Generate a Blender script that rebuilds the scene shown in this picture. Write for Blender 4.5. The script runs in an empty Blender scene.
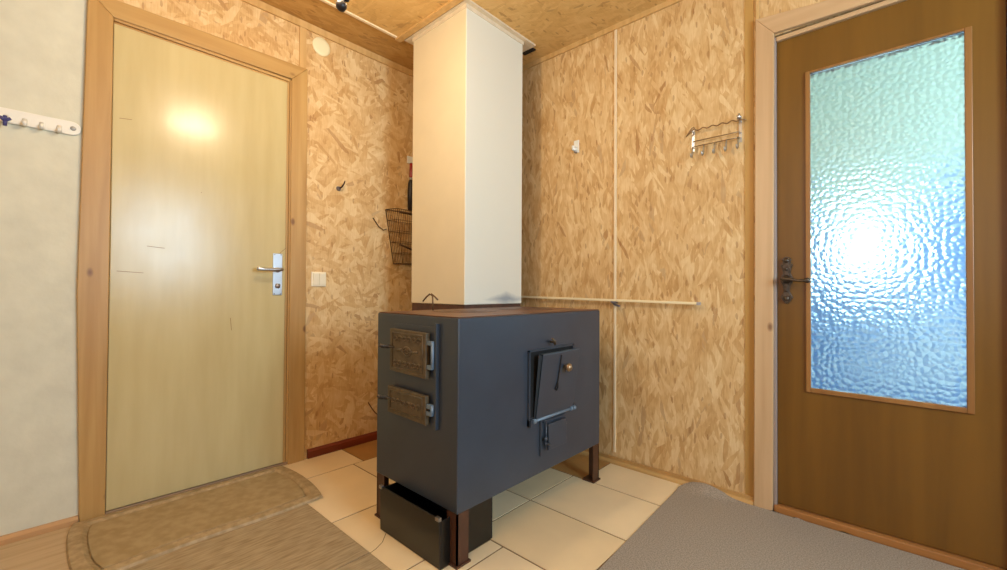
import bpy, bmesh, math, random
from mathutils import Vector, Matrix
random.seed(7)
C = bpy.context.scene.collection
SC = bpy.context.scene

# ------------------------------------------------------------------ camera
F_PX, YAW, PITCH, ROLL = 429.8, 0.7401566, 0.0123075, 0.0057629
CAM = Vector((2.3706, -2.1159, 0.92))
fw = Vector((-math.sin(YAW)*math.cos(PITCH), math.cos(YAW)*math.cos(PITCH), math.sin(PITCH)))
rt = Vector((math.cos(YAW), math.sin(YAW), 0)); up = rt.cross(fw)
r2 = rt*math.cos(ROLL)+up*math.sin(ROLL); u2 = -rt*math.sin(ROLL)+up*math.cos(ROLL)
cd = bpy.data.cameras.new('camera'); cam = bpy.data.objects.new('camera', cd); C.objects.link(cam)
M = Matrix((r2, u2, -fw)).transposed().to_4x4(); M.translation = CAM
cam.matrix_world = M
cd.sensor_fit = 'HORIZONTAL'; cd.sensor_width = 36; cd.lens = F_PX/1007*36; cd.clip_start = 0.02
SC.camera = cam

# ------------------------------------------------------------------ light and exposure
w = bpy.data.worlds.new('world'); SC.world = w; w.use_nodes = True
w.node_tree.nodes['Background'].inputs[0].default_value = (0.62, 0.78, 1.0, 1)
w.node_tree.nodes['Background'].inputs[1].default_value = 1.2
SC.view_settings.view_transform = 'Standard'; SC.view_settings.look = 'None'
SC.view_settings.gamma = 1; SC.view_settings.use_curve_mapping = False
SC.view_settings.exposure = 0.0

def lamp(name, kind, loc, energy, color, **k):
    l = bpy.data.lights.new(name, kind); l.energy = energy; l.color = color
    for a, v in k.items(): setattr(l, a, v)
    o = bpy.data.objects.new(name, l); C.objects.link(o); o.location = loc; return o
def aim(o, d): o.rotation_euler = Vector(d).to_track_quat('-Z', 'Y').to_euler()
H = 2.362
XE, YR = 3.72, -3.75            # east and rear walls of the room, behind the camera
wl = lamp('daylight_window_light', 'AREA', (XE+0.10, -1.12, 1.47), 76, (0.60, 0.83, 1.0), shape='RECTANGLE', size=0.86, size_y=1.04)
aim(wl, (-1, 0, 0))
wr = lamp('rear_window_light', 'AREA', (2.3, YR-0.10, 1.45), 7, (0.95, 0.95, 1.0), shape='RECTANGLE', size=1.4, size_y=1.15)
aim(wr, (0, 1, 0))
for by in (-1.375, -1.485): lamp('bulb_light', 'POINT', (1.0, by, 1.985), 13, (1.0, 0.80, 0.55), shadow_soft_size=0.05)
lamp('warm_fill_rear', 'POINT', (2.10, -3.0, 2.15), 24, (1.0, 0.70, 0.40), shadow_soft_size=0.10)  # unseen lamp, added for warm light on the chimney from the rear
pl = lamp('porch_fill', 'AREA', (3.55, 0.75, 1.5), 50, (0.48, 0.80, 1.0), shape='RECTANGLE', size=1.0, size_y=1.8)  # added lamp inside the closed porch, lights the glass from behind
aim(pl, (-1, 0.25, -0.05))

# ------------------------------------------------------------------ materials
def mat(name):
    m = bpy.data.materials.new(name); m.use_nodes = True
    nt = m.node_tree; b = nt.nodes['Principled BSDF']; return m, nt, b
def plain(name, col, rough=.5, metal=0, noise=0, scale=20, bump=0, spec=.5):
    m, nt, b = mat(name)
    b.inputs['Roughness'].default_value = rough; b.inputs['Metallic'].default_value = metal
    b.inputs['Specular IOR Level'].default_value = spec
    c = (*col, 1); b.inputs['Base Color'].default_value = c
    if noise or bump:
        tc = nt.nodes.new('ShaderNodeTexCoord'); n = nt.nodes.new('ShaderNodeTexNoise')
        n.inputs['Scale'].default_value = scale; n.inputs['Detail'].default_value = 5
        nt.links.new(tc.outputs['Object'], n.inputs['Vector'])
        if noise:
            r = nt.nodes.new('ShaderNodeValToRGB')
            r.color_ramp.elements[0].position = .3; r.color_ramp.elements[1].position = .7
            r.color_ramp.elements[0].color = (*[x*(1-noise) for x in col], 1)
            r.color_ramp.elements[1].color = (*[min(1, x*(1+noise)) for x in col], 1)
            nt.links.new(n.outputs['Fac'], r.inputs['Fac']); nt.links.new(r.outputs['Color'], b.inputs['Base Color'])
        if bump:
            bp = nt.nodes.new('ShaderNodeBump'); bp.inputs['Strength'].default_value = bump; bp.inputs['Distance'].default_value = .004
            nt.links.new(n.outputs['Fac'], bp.inputs['Height']); nt.links.new(bp.outputs['Normal'], b.inputs['Normal'])
    return m
def lin(h):
    h = h.lstrip('#'); f = lambda v: v/12.92 if v <= .04045 else ((v+.055)/1.055)**2.4
    return tuple(f(int(h[i:i+2], 16)/255) for i in (0, 2, 4))
def math_(nt, op, a, b=None):
    n = nt.nodes.new('ShaderNodeMath'); n.operation = op
    for i, v in enumerate((a, b)):
        if v is None: continue
        if isinstance(v, (int, float)): n.inputs[i].default_value = v
        else: nt.links.new(v, n.inputs[i])
    return n.outputs[0]
def mixc(nt, fac, a, b, typ='MIX'):
    n = nt.nodes.new('ShaderNodeMix'); n.data_type = 'RGBA'; n.blend_type = typ
    for idx, v in ((0, fac), (6, a), (7, b)):
        if isinstance(v, (int, float)): n.inputs[idx].default_value = v
        elif isinstance(v, tuple): n.inputs[idx].default_value = (*v, 1)
        else: nt.links.new(v, n.inputs[idx])
    return n.outputs[2]
def plane_uv(nt, u, v, off=(0, 0)):
    tc = nt.nodes.new('ShaderNodeTexCoord'); s = nt.nodes.new('ShaderNodeSeparateXYZ'); c = nt.nodes.new('ShaderNodeCombineXYZ')
    nt.links.new(tc.outputs['Object'], s.inputs[0])
    nt.links.new(math_(nt, 'ADD', s.outputs[u], off[0]), c.inputs[0]); nt.links.new(math_(nt, 'ADD', s.outputs[v], off[1]), c.inputs[1])
    return c.outputs[0]
def osb(name, u, v, angles, dark, mid, light, fleck, off=(0, 0), L=10, W=44, rough=.55, spec=.35):
    """oriented strand board: overlapping layers of long wood flakes"""
    m, nt, b = mat(name)
    vec = plane_uv(nt, u, v, off)
    dn = nt.nodes.new('ShaderNodeTexNoise'); dn.inputs['Scale'].default_value = 26; dn.inputs['Detail'].default_value = 3
    nt.links.new(vec, dn.inputs['Vector'])
    dm = nt.nodes.new('ShaderNodeVectorMath'); dm.operation = 'MULTIPLY_ADD'
    nt.links.new(dn.outputs['Color'], dm.inputs[0]); dm.inputs[1].default_value = (.011, .011, 0); nt.links.new(vec, dm.inputs[2])
    best = tone = sel = None
    for i, a in enumerate(angles):
        mp = nt.nodes.new('ShaderNodeMapping'); mp.vector_type = 'TEXTURE'
        mp.inputs['Rotation'].default_value = (0, 0, math.radians(a)); mp.inputs['Scale'].default_value = (1/L, 1/(W*(1+.25*(i % 3))), 1)
        mp.inputs['Location'].default_value = (i*3.17, i*1.73, 0)
        nt.links.new(dm.outputs[0], mp.inputs['Vector'])
        vo = nt.nodes.new('ShaderNodeTexVoronoi'); vo.voronoi_dimensions = '2D'; vo.inputs['Scale'].default_value = 1
        nt.links.new(mp.outputs[0], vo.inputs['Vector'])
        sp = nt.nodes.new('ShaderNodeSeparateColor'); nt.links.new(vo.outputs['Color'], sp.inputs[0])
        if best is None: best, tone, sel = sp.outputs[0], sp.outputs[1], sp.outputs[2]
        else:
            g = math_(nt, 'GREATER_THAN', sp.outputs[0], best)
            def pick(x, y):
                n = nt.nodes.new('ShaderNodeMix'); nt.links.new(g, n.inputs[0]); nt.links.new(x, n.inputs[2]); nt.links.new(y, n.inputs[3]); return n.outputs[0]
            tone = pick(tone, sp.outputs[1]); sel = pick(sel, sp.outputs[2]); best = math_(nt, 'MAXIMUM', sp.outputs[0], best)
    # grain inside the flakes and broad mottling
    gn = nt.nodes.new('ShaderNodeTexNoise'); gn.inputs['Scale'].default_value = 1; gn.inputs['Detail'].default_value = 6
    gm = nt.nodes.new('ShaderNodeMapping'); gm.inputs['Scale'].default_value = (190, 22, 1); gm.inputs['Rotation'].default_value = (0, 0, math.radians(angles[0]-90))
    nt.links.new(vec, gm.inputs['Vector']); nt.links.new(gm.outputs[0], gn.inputs['Vector'])
    bn = nt.nodes.new('ShaderNodeTexNoise'); bn.inputs['Scale'].default_value = 9; bn.inputs['Detail'].default_value = 4; nt.links.new(vec, bn.inputs['Vector'])
    t = math_(nt, 'ADD', math_(nt, 'MULTIPLY', tone, .42), math_(nt, 'MULTIPLY', gn.outputs['Fac'], .58))
    t = math_(nt, 'ADD', t, math_(nt, 'MULTIPLY', math_(nt, 'SUBTRACT', bn.outputs['Fac'], .5), .7))
    r = nt.nodes.new('ShaderNodeValToRGB'); e = r.color_ramp.elements
    e[0].position = .15; e[0].color = (*dark, 1); e[1].position = .80; e[1].color = (*light, 1)
    x = e.new(.42); x.color = (*mid, 1)
    nt.links.new(t, r.inputs['Fac'])
    fl = math_(nt, 'GREATER_THAN', sel, .965)
    col = mixc(nt, math_(nt, 'MULTIPLY', fl, .38), r.outputs['Color'], fleck)
    # small dark flecks of bark
    fv = nt.nodes.new('ShaderNodeTexVoronoi'); fv.voronoi_dimensions = '2D'; fv.inputs['Scale'].default_value = 1
    fm = nt.nodes.new('ShaderNodeMapping'); fm.inputs['Scale'].default_value = (42, 13, 1); fm.inputs['Rotation'].default_value = (0, 0, .5)
    nt.links.new(dm.outputs[0], fm.inputs['Vector']); nt.links.new(fm.outputs[0], fv.inputs['Vector'])
    fs = nt.nodes.new('ShaderNodeSeparateColor'); nt.links.new(fv.outputs['Color'], fs.inputs[0])
    f2 = math_(nt, 'MULTIPLY', math_(nt, 'GREATER_THAN', fs.outputs[0], .86), math_(nt, 'LESS_THAN', fv.outputs['Distance'], .2))
    col = mixc(nt, math_(nt, 'MULTIPLY', f2, .42), col, fleck)
    nt.links.new(col, b.inputs['Base Color'])
    b.inputs['Roughness'].default_value = rough; b.inputs['Specular IOR Level'].default_value = spec
    bu = nt.nodes.new('ShaderNodeBump'); bu.inputs['Strength'].default_value = .35; bu.inputs['Distance'].default_value = .002
    nt.links.new(t, bu.inputs['Height']); nt.links.new(bu.outputs['Normal'], b.inputs['Normal'])
    return m
def wood(name, c1, c2, axis=2, rough=.45, scale=28, knots=False, stretch=18, knotcol=(.12, .04, .015)):
    """straight-grained wood, grain along axis"""
    m, nt, b = mat(name)
    tc = nt.nodes.new('ShaderNodeTexCoord'); mp = nt.nodes.new('ShaderNodeMapping')
    s = [scale]*3; s[axis] = scale/stretch; mp.inputs['Scale'].default_value = s
    nt.links.new(tc.outputs['Object'], mp.inputs['Vector'])
    n = nt.nodes.new('ShaderNodeTexNoise'); n.inputs['Scale'].default_value = 1; n.inputs['Detail'].default_value = 8; n.inputs['Distortion'].default_value = .4
    nt.links.new(mp.outputs[0], n.inputs['Vector'])
    r = nt.nodes.new('ShaderNodeValToRGB'); r.color_ramp.elements[0].position = .32; r.color_ramp.elements[1].position = .68
    r.color_ramp.elements[0].color = (*c1, 1); r.color_ramp.elements[1].color = (*c2, 1)
    nt.links.new(n.outputs['Fac'], r.inputs['Fac']); col = r.outputs['Color']
    if knots:
        v = nt.nodes.new('ShaderNodeTexVoronoi'); v.inputs['Scale'].default_value = 1
        m2 = nt.nodes.new('ShaderNodeMapping'); s = [9]*3; s[axis] = 5; m2.inputs['Scale'].default_value = s
        nt.links.new(tc.outputs['Object'], m2.inputs['Vector']); nt.links.new(m2.outputs[0], v.inputs['Vector'])
        k = nt.nodes.new('ShaderNodeValToRGB'); k.color_ramp.elements[0].position = .05; k.color_ramp.elements[1].position = .12
        k.color_ramp.elements[0].color = (1, 1, 1, 1); k.color_ramp.elements[1].color = (0, 0, 0, 1)
        nt.links.new(v.outputs['Distance'], k.inputs['Fac'])
        col = mixc(nt, math_(nt, 'MULTIPLY', k.outputs['Color'], .75), col, knotcol)
    nt.links.new(col, b.inputs['Base Color']); b.inputs['Roughness'].default_value = rough
    return m

OSB_D, OSB_M, OSB_L, OSB_F = lin('b98f58'), lin('cfa973'), lin('e3c897'), lin('8a5526')
m_osbR = osb('osb_right', 0, 2, (90, 78, 104, 62, 90, 120), OSB_D, OSB_M, OSB_L, OSB_F, off=(4, 3))
m_osbL = osb('osb_left', 1, 2, (55, 110, 30, 80, 140, 165), OSB_D, OSB_M, OSB_L, OSB_F, off=(7, 5), L=9, W=36)
m_osbC = osb('osb_ceiling', 0, 1, (20, 5, 40, 160, 95), lin('c39a5c'), lin('d3aa69'), lin('deb97a'), lin('835625'), off=(8, 8), rough=.6)
m_osbC2 = osb('osb_ceiling_shade', 0, 1, (85, 100, 60, 120, 90), lin('ac8146'), lin('bd9150'), lin('c99f60'), lin('7c5024'), off=(8, 8), rough=.6)  # shade along the ceiling edge put into darker boards
m_ceilstrip = wood('ceiling_plywood', lin('b98f52'), lin('c89e5f'), axis=1, rough=.6, scale=16, stretch=6)
m_plaster = plain('whitewash', lin('d0d0be'), .75, noise=.06, scale=11, bump=.8)
m_shell = plain('room_plaster', lin('d8b683'), .8, noise=.03, scale=6)
m_pine = wood('pine_casing', lin('a98147'), lin('be995e'), 2, .42, 24, True)
m_pine_x = wood('pine_head', lin('a98147'), lin('be995e'), 1, .42, 24, True)
m_pale = wood('pale_casing', lin('bf9b72'), lin('cfae85'), 2, .4, 22, True)
m_pale_x = wood('pale_head', lin('bf9b72'), lin('cfae85'), 0, .4, 22)
m_batten = wood('batten', lin('c29a5e'), lin('d6b076'), 2, .5, 30)
m_strip = plain('light_strip', lin('e8d4b0'), .5)
m_base_red = wood('oxblood_skirting', lin('5f2410'), lin('7a3116'), 1, .45, 30)
m_base_pine = wood('pine_skirting', lin('a87f55'), lin('be9668'), 1, .45, 30)
m_base_yel = wood('yellow_skirting', lin('b0854e'), lin('c69f64'), 0, .4, 30)
m_stain = wood('amber_board', lin('b08746'), lin('c49a58'), 2, .5, 22)

# ------------------------------------------------------------------ helpers
def newbm(): return bmesh.new()
def box(bm, x0, x1, y0, y1, z0, z1, mi=0, bev=0):
    vs = [bm.verts.new(p) for p in ((x0,y0,z0),(x1,y0,z0),(x1,y1,z0),(x0,y1,z0),(x0,y0,z1),(x1,y0,z1),(x1,y1,z1),(x0,y1,z1))]
    fs = [bm.faces.new([vs[i] for i in q]) for q in ((3,2,1,0),(4,5,6,7),(0,1,5,4),(1,2,6,5),(2,3,7,6),(3,0,4,7))]
    for f in fs: f.material_index = mi
    if bev:
        es = list({e for f in fs for e in f.edges})
        r = bmesh.ops.bevel(bm, geom=es, offset=bev, segments=2, affect='EDGES', profile=.6)
        for f in r['faces']: f.material_index = mi
    return vs
def prism(bm, pts, d, mi=0):
    """polygon pts (3D, planar) extruded along vector d"""
    a = [bm.verts.new(p) for p in pts]; b = [bm.verts.new(Vector(p)+Vector(d)) for p in pts]
    n = len(pts); fs = [bm.faces.new(a[::-1]), bm.faces.new(b)]
    for i in range(n): fs.append(bm.faces.new((a[i], a[(i+1) % n], b[(i+1) % n], b[i])))
    for f in fs: f.material_index = mi
def tube(bm, pts, r, seg=8, mi=0, cap=True):
    pts = [Vector(p) for p in pts]; n = len(pts); rr = r if isinstance(r, (list, tuple)) else [r]*n
    rings = []; nrm = None
    for i, p in enumerate(pts):
        t = (pts[min(i+1, n-1)]-pts[max(i-1, 0)]).normalized()
        if nrm is None: nrm = t.orthogonal().normalized()
        nrm = (nrm-t*nrm.dot(t)).normalized(); bn = t.cross(nrm)
        rings.append([bm.verts.new(p+(nrm*math.cos(2*math.pi*k/seg)+bn*math.sin(2*math.pi*k/seg))*rr[i]) for k in range(seg)])
    for a, b in zip(rings, rings[1:]):
        for k in range(seg):
            f = bm.faces.new((a[k], a[(k+1) % seg], b[(k+1) % seg], b[k])); f.smooth = True; f.material_index = mi
    if cap:
        for q in (rings[0][::-1], rings[-1]):
            f = bm.faces.new(q); f.material_index = mi
def lathe(bm, c, axis, prof, seg=20, mi=0):
    """prof: list of (distance along axis, radius)"""
    ax = Vector(axis).normalized(); u = ax.orthogonal().normalized(); v = ax.cross(u); c = Vector(c); rings = []
    for h, r in prof:
        if r < 1e-6: rings.append([bm.verts.new(c+ax*h)])
        else: rings.append([bm.verts.new(c+ax*h+(u*math.cos(2*math.pi*k/seg)+v*math.sin(2*math.pi*k/seg))*r) for k in range(seg)])
    for a, b in zip(rings, rings[1:]):
        for k in range(seg):
            k2 = (k+1) % seg
            if len(a) == 1 and len(b) == 1: continue
            q = (a[0], b[k2], b[k]) if len(a) == 1 else ((a[k], a[k2], b[0]) if len(b) == 1 else (a[k], a[k2], b[k2], b[k]))
            f = bm.faces.new(q); f.smooth = True; f.material_index = mi
    if len(rings[0]) > 1: bm.faces.new(rings[0][::-1]).material_index = mi
    if len(rings[-1]) > 1: bm.faces.new(rings[-1]).material_index = mi
def wloc(o):
    v = Vector((0, 0, 0))
    while o is not None: v += o.location; o = o.parent
    return v
def build(name, bm, mats, parent=None, base=None, label=None, kind=None, cat=None, group=None, bevel=0, recalc=True):
    """world-space bmesh -> one mesh object; base = its origin in the world"""
    if recalc: bmesh.ops.recalc_face_normals(bm, faces=bm.faces)
    if not isinstance(mats, (list, tuple)): mats = [mats]
    pw = wloc(parent) if parent else Vector((0, 0, 0))
    b = Vector(base) if base is not None else pw
    for v in bm.verts: v.co -= b
    me = bpy.data.meshes.new(name); bm.to_mesh(me); bm.free()
    for m in mats: me.materials.append(m)
    o = bpy.data.objects.new(name, me); C.objects.link(o); o.location = b-pw
    if parent: o.parent = parent
    if bevel:
        md = o.modifiers.new('bevel', 'BEVEL'); md.width = bevel; md.segments = 2; md.limit_method = 'ANGLE'
    if label: o['label'] = label
    if kind: o['kind'] = kind
    if cat: o['category'] = cat
    if group: o['group'] = group
    return o
def thing(name, label, cat, loc, group=None):
    o = bpy.data.objects.new(name, None); C.objects.link(o); o.location = loc; o.empty_display_size = .05
    o['label'] = label; o['category'] = cat
    if group: o['group'] = group
    return o
def struct(name, bm, mats, label=None, bevel=0): return build(name, bm, mats, base=(0, 0, 0), kind='structure', label=label, bevel=bevel)

# ------------------------------------------------------------------ room shell
D1 = (-1.909, -1.203, 2.03)       # door opening in the left wall (y0, y1, top)
D2 = (1.99, 2.66, 2.01)         # door opening in the right wall (x0, x1, top)
T = .12
bm = newbm()                    # left wall: strand board by the corner, whitewash nearer the camera
box(bm, -T, 0, D1[1], T, 0, H); box(bm, -T, 0, D1[0], D1[1], D1[2], H)
box(bm, -T, 0, -1.95, D1[0], 0, H, 0)
box(bm, -T, 0, YR-T, -1.95, 0, H, 1)
struct('wall_left', bm, [m_osbL, m_plaster])
bm = newbm()
box(bm, 0, D2[0], 0, T, 0, H); box(bm, D2[1], XE+T, 0, T, 0, H); box(bm, D2[0], D2[1], 0, T, D2[2], H)
struct('wall_back', bm, [m_osbR])
W1 = (-1.55, -.69, .95, 1.99)
bm = newbm()
box(bm, XE, XE+T, YR, W1[0], 0, H); box(bm, XE, XE+T, W1[1], 0, 0, H); box(bm, XE, XE+T, W1[0], W1[1], 0, W1[2]); box(bm, XE, XE+T, W1[0], W1[1], W1[3], H)
struct('wall_right', bm, [m_shell])
W2 = (1.55, 3.05, .82, 2.05)
bm = newbm()
box(bm, 0, W2[0], YR-T, YR, 0, H); box(bm, W2[1], XE+T, YR-T, YR, 0, H); box(bm, W2[0], W2[1], YR-T, YR, 0, W2[2]); box(bm, W2[0], W2[1], YR-T, YR, W2[3], H)
struct('wall_rear', bm, [m_shell])
m_white = plain('white_paint', lin('e6e3da'), .45)
bm = newbm()
for a, b in ((W1[0], W1[0]+.05), (W1[1]-.05, W1[1]), (-1.135, -1.105)): box(bm, XE+.02, XE+.07, a, b, W1[2], W1[3])
for a, b in ((W1[2], W1[2]+.05), (W1[3]-.05, W1[3])): box(bm, XE+.02, XE+.07, W1[0]+.05, W1[1]-.05, a, b)
struct('window_1', bm, m_white)
bm = newbm()
for a, b in ((W2[0], W2[0]+.05), (W2[1]-.05, W2[1]), (2.275, 2.325)): box(bm, a, b, YR-.07, YR-.02, W2[2], W2[3])
for a, b in ((W2[2], W2[2]+.05), (W2[3]-.05, W2[3])): box(bm, W2[0]+.05, W2[1]-.05, YR-.07, YR-.02, a, b)
struct('window_2', bm, m_white)
bm = newbm()
box(bm, .27, XE+T, YR-T, T, H, H+.08, 0); box(bm, -T, .27, YR-T, T, H+.012, H+.08, 1)
box(bm, .262, .27, YR, -.735, H, H+.012, 1)
struct('ceiling', bm, [m_osbC, m_osbC2])
# floor: screed, then the tiled hearth
m_grout = plain('grout', lin('7d6040'), .9)
m_tile = plain('cream_tile', lin('ead3ab'), .30, noise=.05, scale=5, spec=.5)
m_tile2 = plain('cream_tile_b', lin('e6cda2'), .32, noise=.06, scale=4, spec=.5)
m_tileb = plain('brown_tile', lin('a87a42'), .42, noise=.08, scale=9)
bm = newbm()
box(bm, -T, XE+T, YR-T, T, -.06, -.0025, 0)
g = .0038
def tile(x0, x1, y0, y1, mi): box(bm, x0+g, x1-g, y0+g, y1-g, -.0026, 0, mi)
XS = [.255, .725, 1.18, 1.64]
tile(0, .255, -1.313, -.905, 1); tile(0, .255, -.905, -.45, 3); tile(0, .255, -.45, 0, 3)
for j, (a, b) in enumerate(((-1.313, -.965), (-.965, -.63), (-.63, -.29))):
    for i in range(3):
        x0, x1 = XS[i], XS[i+1]
        if j == 0 and i == 2:
            tile(1.18, 1.26, a, b, 2); tile(1.26, 1.325, a, b, 1); tile(1.325, 1.64, a, b, 1); continue
        tile(x0, x1, a, b, 1 + (i+j) % 2)
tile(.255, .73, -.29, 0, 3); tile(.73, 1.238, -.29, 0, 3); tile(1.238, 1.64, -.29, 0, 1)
box(bm, -T, 0, -1.9, -1.204, -.0026, .004, 0)
struct('floor', bm, [m_grout, m_tile, m_tile2, m_tileb])
# crack in a tile
bm = newbm()
pts = [(.945, -1.205), (.985, -1.245), (1.005, -1.285), (1.012, -1.313)]
for (a, b), (c, d) in zip(pts, pts[1:]):
    n = Vector((d-b, -(c-a), 0)).normalized()*.0012
    prism(bm, [Vector((a, b, -.001))-n, Vector((a, b, -.001))+n, Vector((c, d, -.001))+n, Vector((c, d, -.001))-n], (0, 0, .0013))
struct('trim_1', bm, plain('crack', lin('6d5233'), .9), label='thin curved crack across a cream floor tile')

# skirtings and battens
bm = newbm(); prism(bm, [(0, -1.10, 0), (.016, -1.10, 0), (.016, -1.10, .036), (.006, -1.10, .048), (0, -1.10, .048)], (0, 1.10, 0))
struct('baseboard_left', bm, m_base_red)
bm = newbm(); prism(bm, [(0, YR, -.002), (.020, YR, -.002), (.020, YR, .020), (.012, YR, .030), (0, YR, .030)], (0, -1.985-YR, 0))
struct('baseboard_left_front', bm, m_base_pine)
bm = newbm()
box(bm, .03, 1.915, -.010, 0, 0, .034); prism(bm, [(.03, -.010, 0), (.03, -.026, 0), (.03, -.024, .009), (.03, -.017, .016), (.03, -.010, .018)], (1.885, 0, 0))
struct('baseboard_back', bm, m_base_yel)
bm = newbm(); box(bm, 1.247, 1.261, -.007, 0, .057, 2.335); struct('trim_2', bm, m_strip, label='thin pale strip over the upright board joint of the back wall', bevel=.002)
bm = newbm(); box(bm, 0, 1.95, -.012, 0, 2.335, H); struct('trim_3', bm, m_batten)
bm = newbm(); box(bm, 0, .012, -3.0, 0, 2.335, H+.01); struct('trim_4', bm, m_batten)
bm = newbm(); box(bm, 0, .008, -1.165, -1.130, 2.112, 2.336); struct('trim_5', bm, m_batten)
bm = newbm(); box(bm, 1.880, 1.914, -.003, 0, .034, 2.336); struct('trim_6', bm, m_stain, label='amber-stained board edge beside the glazed door casing')
bm = newbm(); box(bm, 1.925, 1.936, -.008, 0, 2.10, 2.336); struct('trim_7', bm, m_batten)
# lath along the ceiling and the board next to the chimney
bm = newbm(); box(bm, .262, .280, YR, -.735, H-.007, H+.002); struct('trim_8', bm, m_strip, label='pale lath running along the ceiling joint', bevel=.002)
bm = newbm(); prism(bm, [(.258, -.735, H-.012), (.840, -.735, H-.012), (.840, -.700, H-.012), (.258, -.700, H-.012)], (0, 0, .014)); struct('trim_9', bm, m_batten)

# ------------------------------------------------------------------ doors
m_leaf1 = None
def cream_paint():
    m, nt, b = mat('cream_gloss')
    tc = nt.nodes.new('ShaderNodeTexCoord'); mp = nt.nodes.new('ShaderNodeMapping'); mp.inputs['Scale'].default_value = (1, 16, 2.2)
    nt.links.new(tc.outputs['Object'], mp.inputs['Vector'])
    n = nt.nodes.new('ShaderNodeTexNoise'); n.inputs['Scale'].default_value = 1; n.inputs['Detail'].default_value = 4; nt.links.new(mp.outputs[0], n.inputs['Vector'])
    r = nt.nodes.new('ShaderNodeValToRGB'); r.color_ramp.elements[0].color = (*lin('bdac7c'), 1); r.color_ramp.elements[1].color = (*lin('c6b787'), 1)
    r.color_ramp.elements[0].position = .3; r.color_ramp.elements[1].position = .7
    nt.links.new(n.outputs['Fac'], r.inputs['Fac']); nt.links.new(r.outputs['Color'], b.inputs['Base Color'])
    n2 = nt.nodes.new('ShaderNodeTexNoise'); n2.inputs['Scale'].default_value = 7; n2.inputs['Detail'].default_value = 4; nt.links.new(tc.outputs['Object'], n2.inputs['Vector'])
    rr = nt.nodes.new('ShaderNodeMapRange'); rr.inputs[3].default_value = .17; rr.inputs[4].default_value = .30; nt.links.new(n2.outputs['Fac'], rr.inputs[0]); nt.links.new(rr.outputs[0], b.inputs['Roughness'])
    bu = nt.nodes.new('ShaderNodeBump'); bu.inputs['Strength'].default_value = .2; bu.inputs['Distance'].default_value = .003
    nt.links.new(n2.outputs['Fac'], bu.inputs['Height']); nt.links.new(bu.outputs['Normal'], b.inputs['Normal'])
    b.inputs['Specular IOR Level'].default_value = .42
    return m
m_leaf1 = cream_paint()
m_dark = plain('dark_gap', lin('1b140d'), .8)
m_chrome = plain('chrome', (.58, .62, .68), .3, 1)
m_dirty = plain('worn_steel', (.36, .34, .33), .4, 1, noise=.3, scale=60)
# casing of door 1
bm = newbm()
prism(bm, [(0, -1.982, 0), (0, -1.908, 0), (0, -1.908, 2.026), (0, -1.984, 2.10), (0, -2.000, .90)], (.018, 0, 0), 0)
prism(bm, [(0, -1.204, 0), (0, -1.118, 0), (0, -1.124, 2.114), (0, -1.206, 2.032)], (.018, 0, 0), 0)
prism(bm, [(0, -1.984, 2.10), (0, -1.908, 2.026), (0, -1.206, 2.032), (0, -1.124, 2.114)], (.018, 0, 0), 1)
# rebate of the frame
box(bm, -.06, .010, -1.212, -1.200, .012, 2.024, 0); box(bm, -.06, .010, -1.907, -1.212, 2.016, 2.030, 1)
box(bm, -.06, .004, -1.226, -1.2125, .012, 2.016, 0); box(bm, -.06, .004, -1.907, -1.2265, 2.005, 2.0155, 1)
box(bm, -.06, .012, -1.907, -1.204, .001, .015, 2)
struct('trim_10', bm, [m_pine, m_pine_x, wood('worn_threshold', lin('83684c'), lin('9c8060'), 1, .5)], label='pine casing around the cream door', bevel=.003)
bm = newbm(); box(bm, -.040, .012, -1.9065, -1.2275, .018, 2.004)
d1 = build('door_1', bm, m_leaf1, base=(-.02, -1.55, 0), kind='structure', label='plain cream gloss-painted door in a pine casing', bevel=.003)
# scratches
bm = newbm()
for (y0, z0, y1, z1) in ((-1.885, 1.62, -1.845, 1.625), (-1.885, .99, -1.80, .985), (-1.79, 1.10, -1.73, 1.095), (-1.475, .78, -1.47, .72), (-1.255, 1.105, -1.225, 1.135), (-1.60, 1.36, -1.597, 1.363)):
    n = Vector((0, -(z1-z0), (y1-y0))).normalized()*.0011
    prism(bm, [Vector((.0118, y0, z0))-n, Vector((.0118, y1, z1))-n, Vector((.0118, y1, z1))+n, Vector((.0118, y0, z0))+n], (.0006, 0, 0))
build('scratch', bm, plain('scratch', lin('8a6a38'), .6), d1)
# lever handle of door 1 on its long plate
bm = newbm(); box(bm, .011, .017, -1.288, -1.243, .889, 1.103, bev=.002)
hp = build('handle_plate', bm, m_chrome, d1, label='long polished steel handle plate')
bm = newbm(); lathe(bm, (.016, -1.266, 1.018), (1, 0, 0), [(0, .013), (.012, .012), (.016, .009), (.046, .008), (.05, .007)])
tube(bm, [(.062, -1.256, 1.019), (.063, -1.275, 1.019), (.063, -1.31, 1.017), (.062, -1.345, 1.017), (.059, -1.37, 1.020), (.058, -1.376, 1.021)], [.008, .009, .008, .0085, .0115, .009], 12)
build('lever', bm, m_chrome, hp)
bm = newbm()
lathe(bm, (.016, -1.266, .936), (1, 0, 0), [(0, .0125), (.007, .012), (.009, .0)], 20); box(bm, .017, .023, -1.276, -1.256, .924, .948, bev=.003)
build('key_cylinder', bm, m_dirty, hp, label='dark worn oval key cylinder')
for y in (-1.281, -1.250):
    for z in (.895, 1.097):
        bm = newbm(); lathe(bm, (.016, y, z), (1, 0, 0), [(0, .0035), (.002, .003), (.003, 0)], 10); build('screw', bm, m_dirty, hp)

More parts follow.
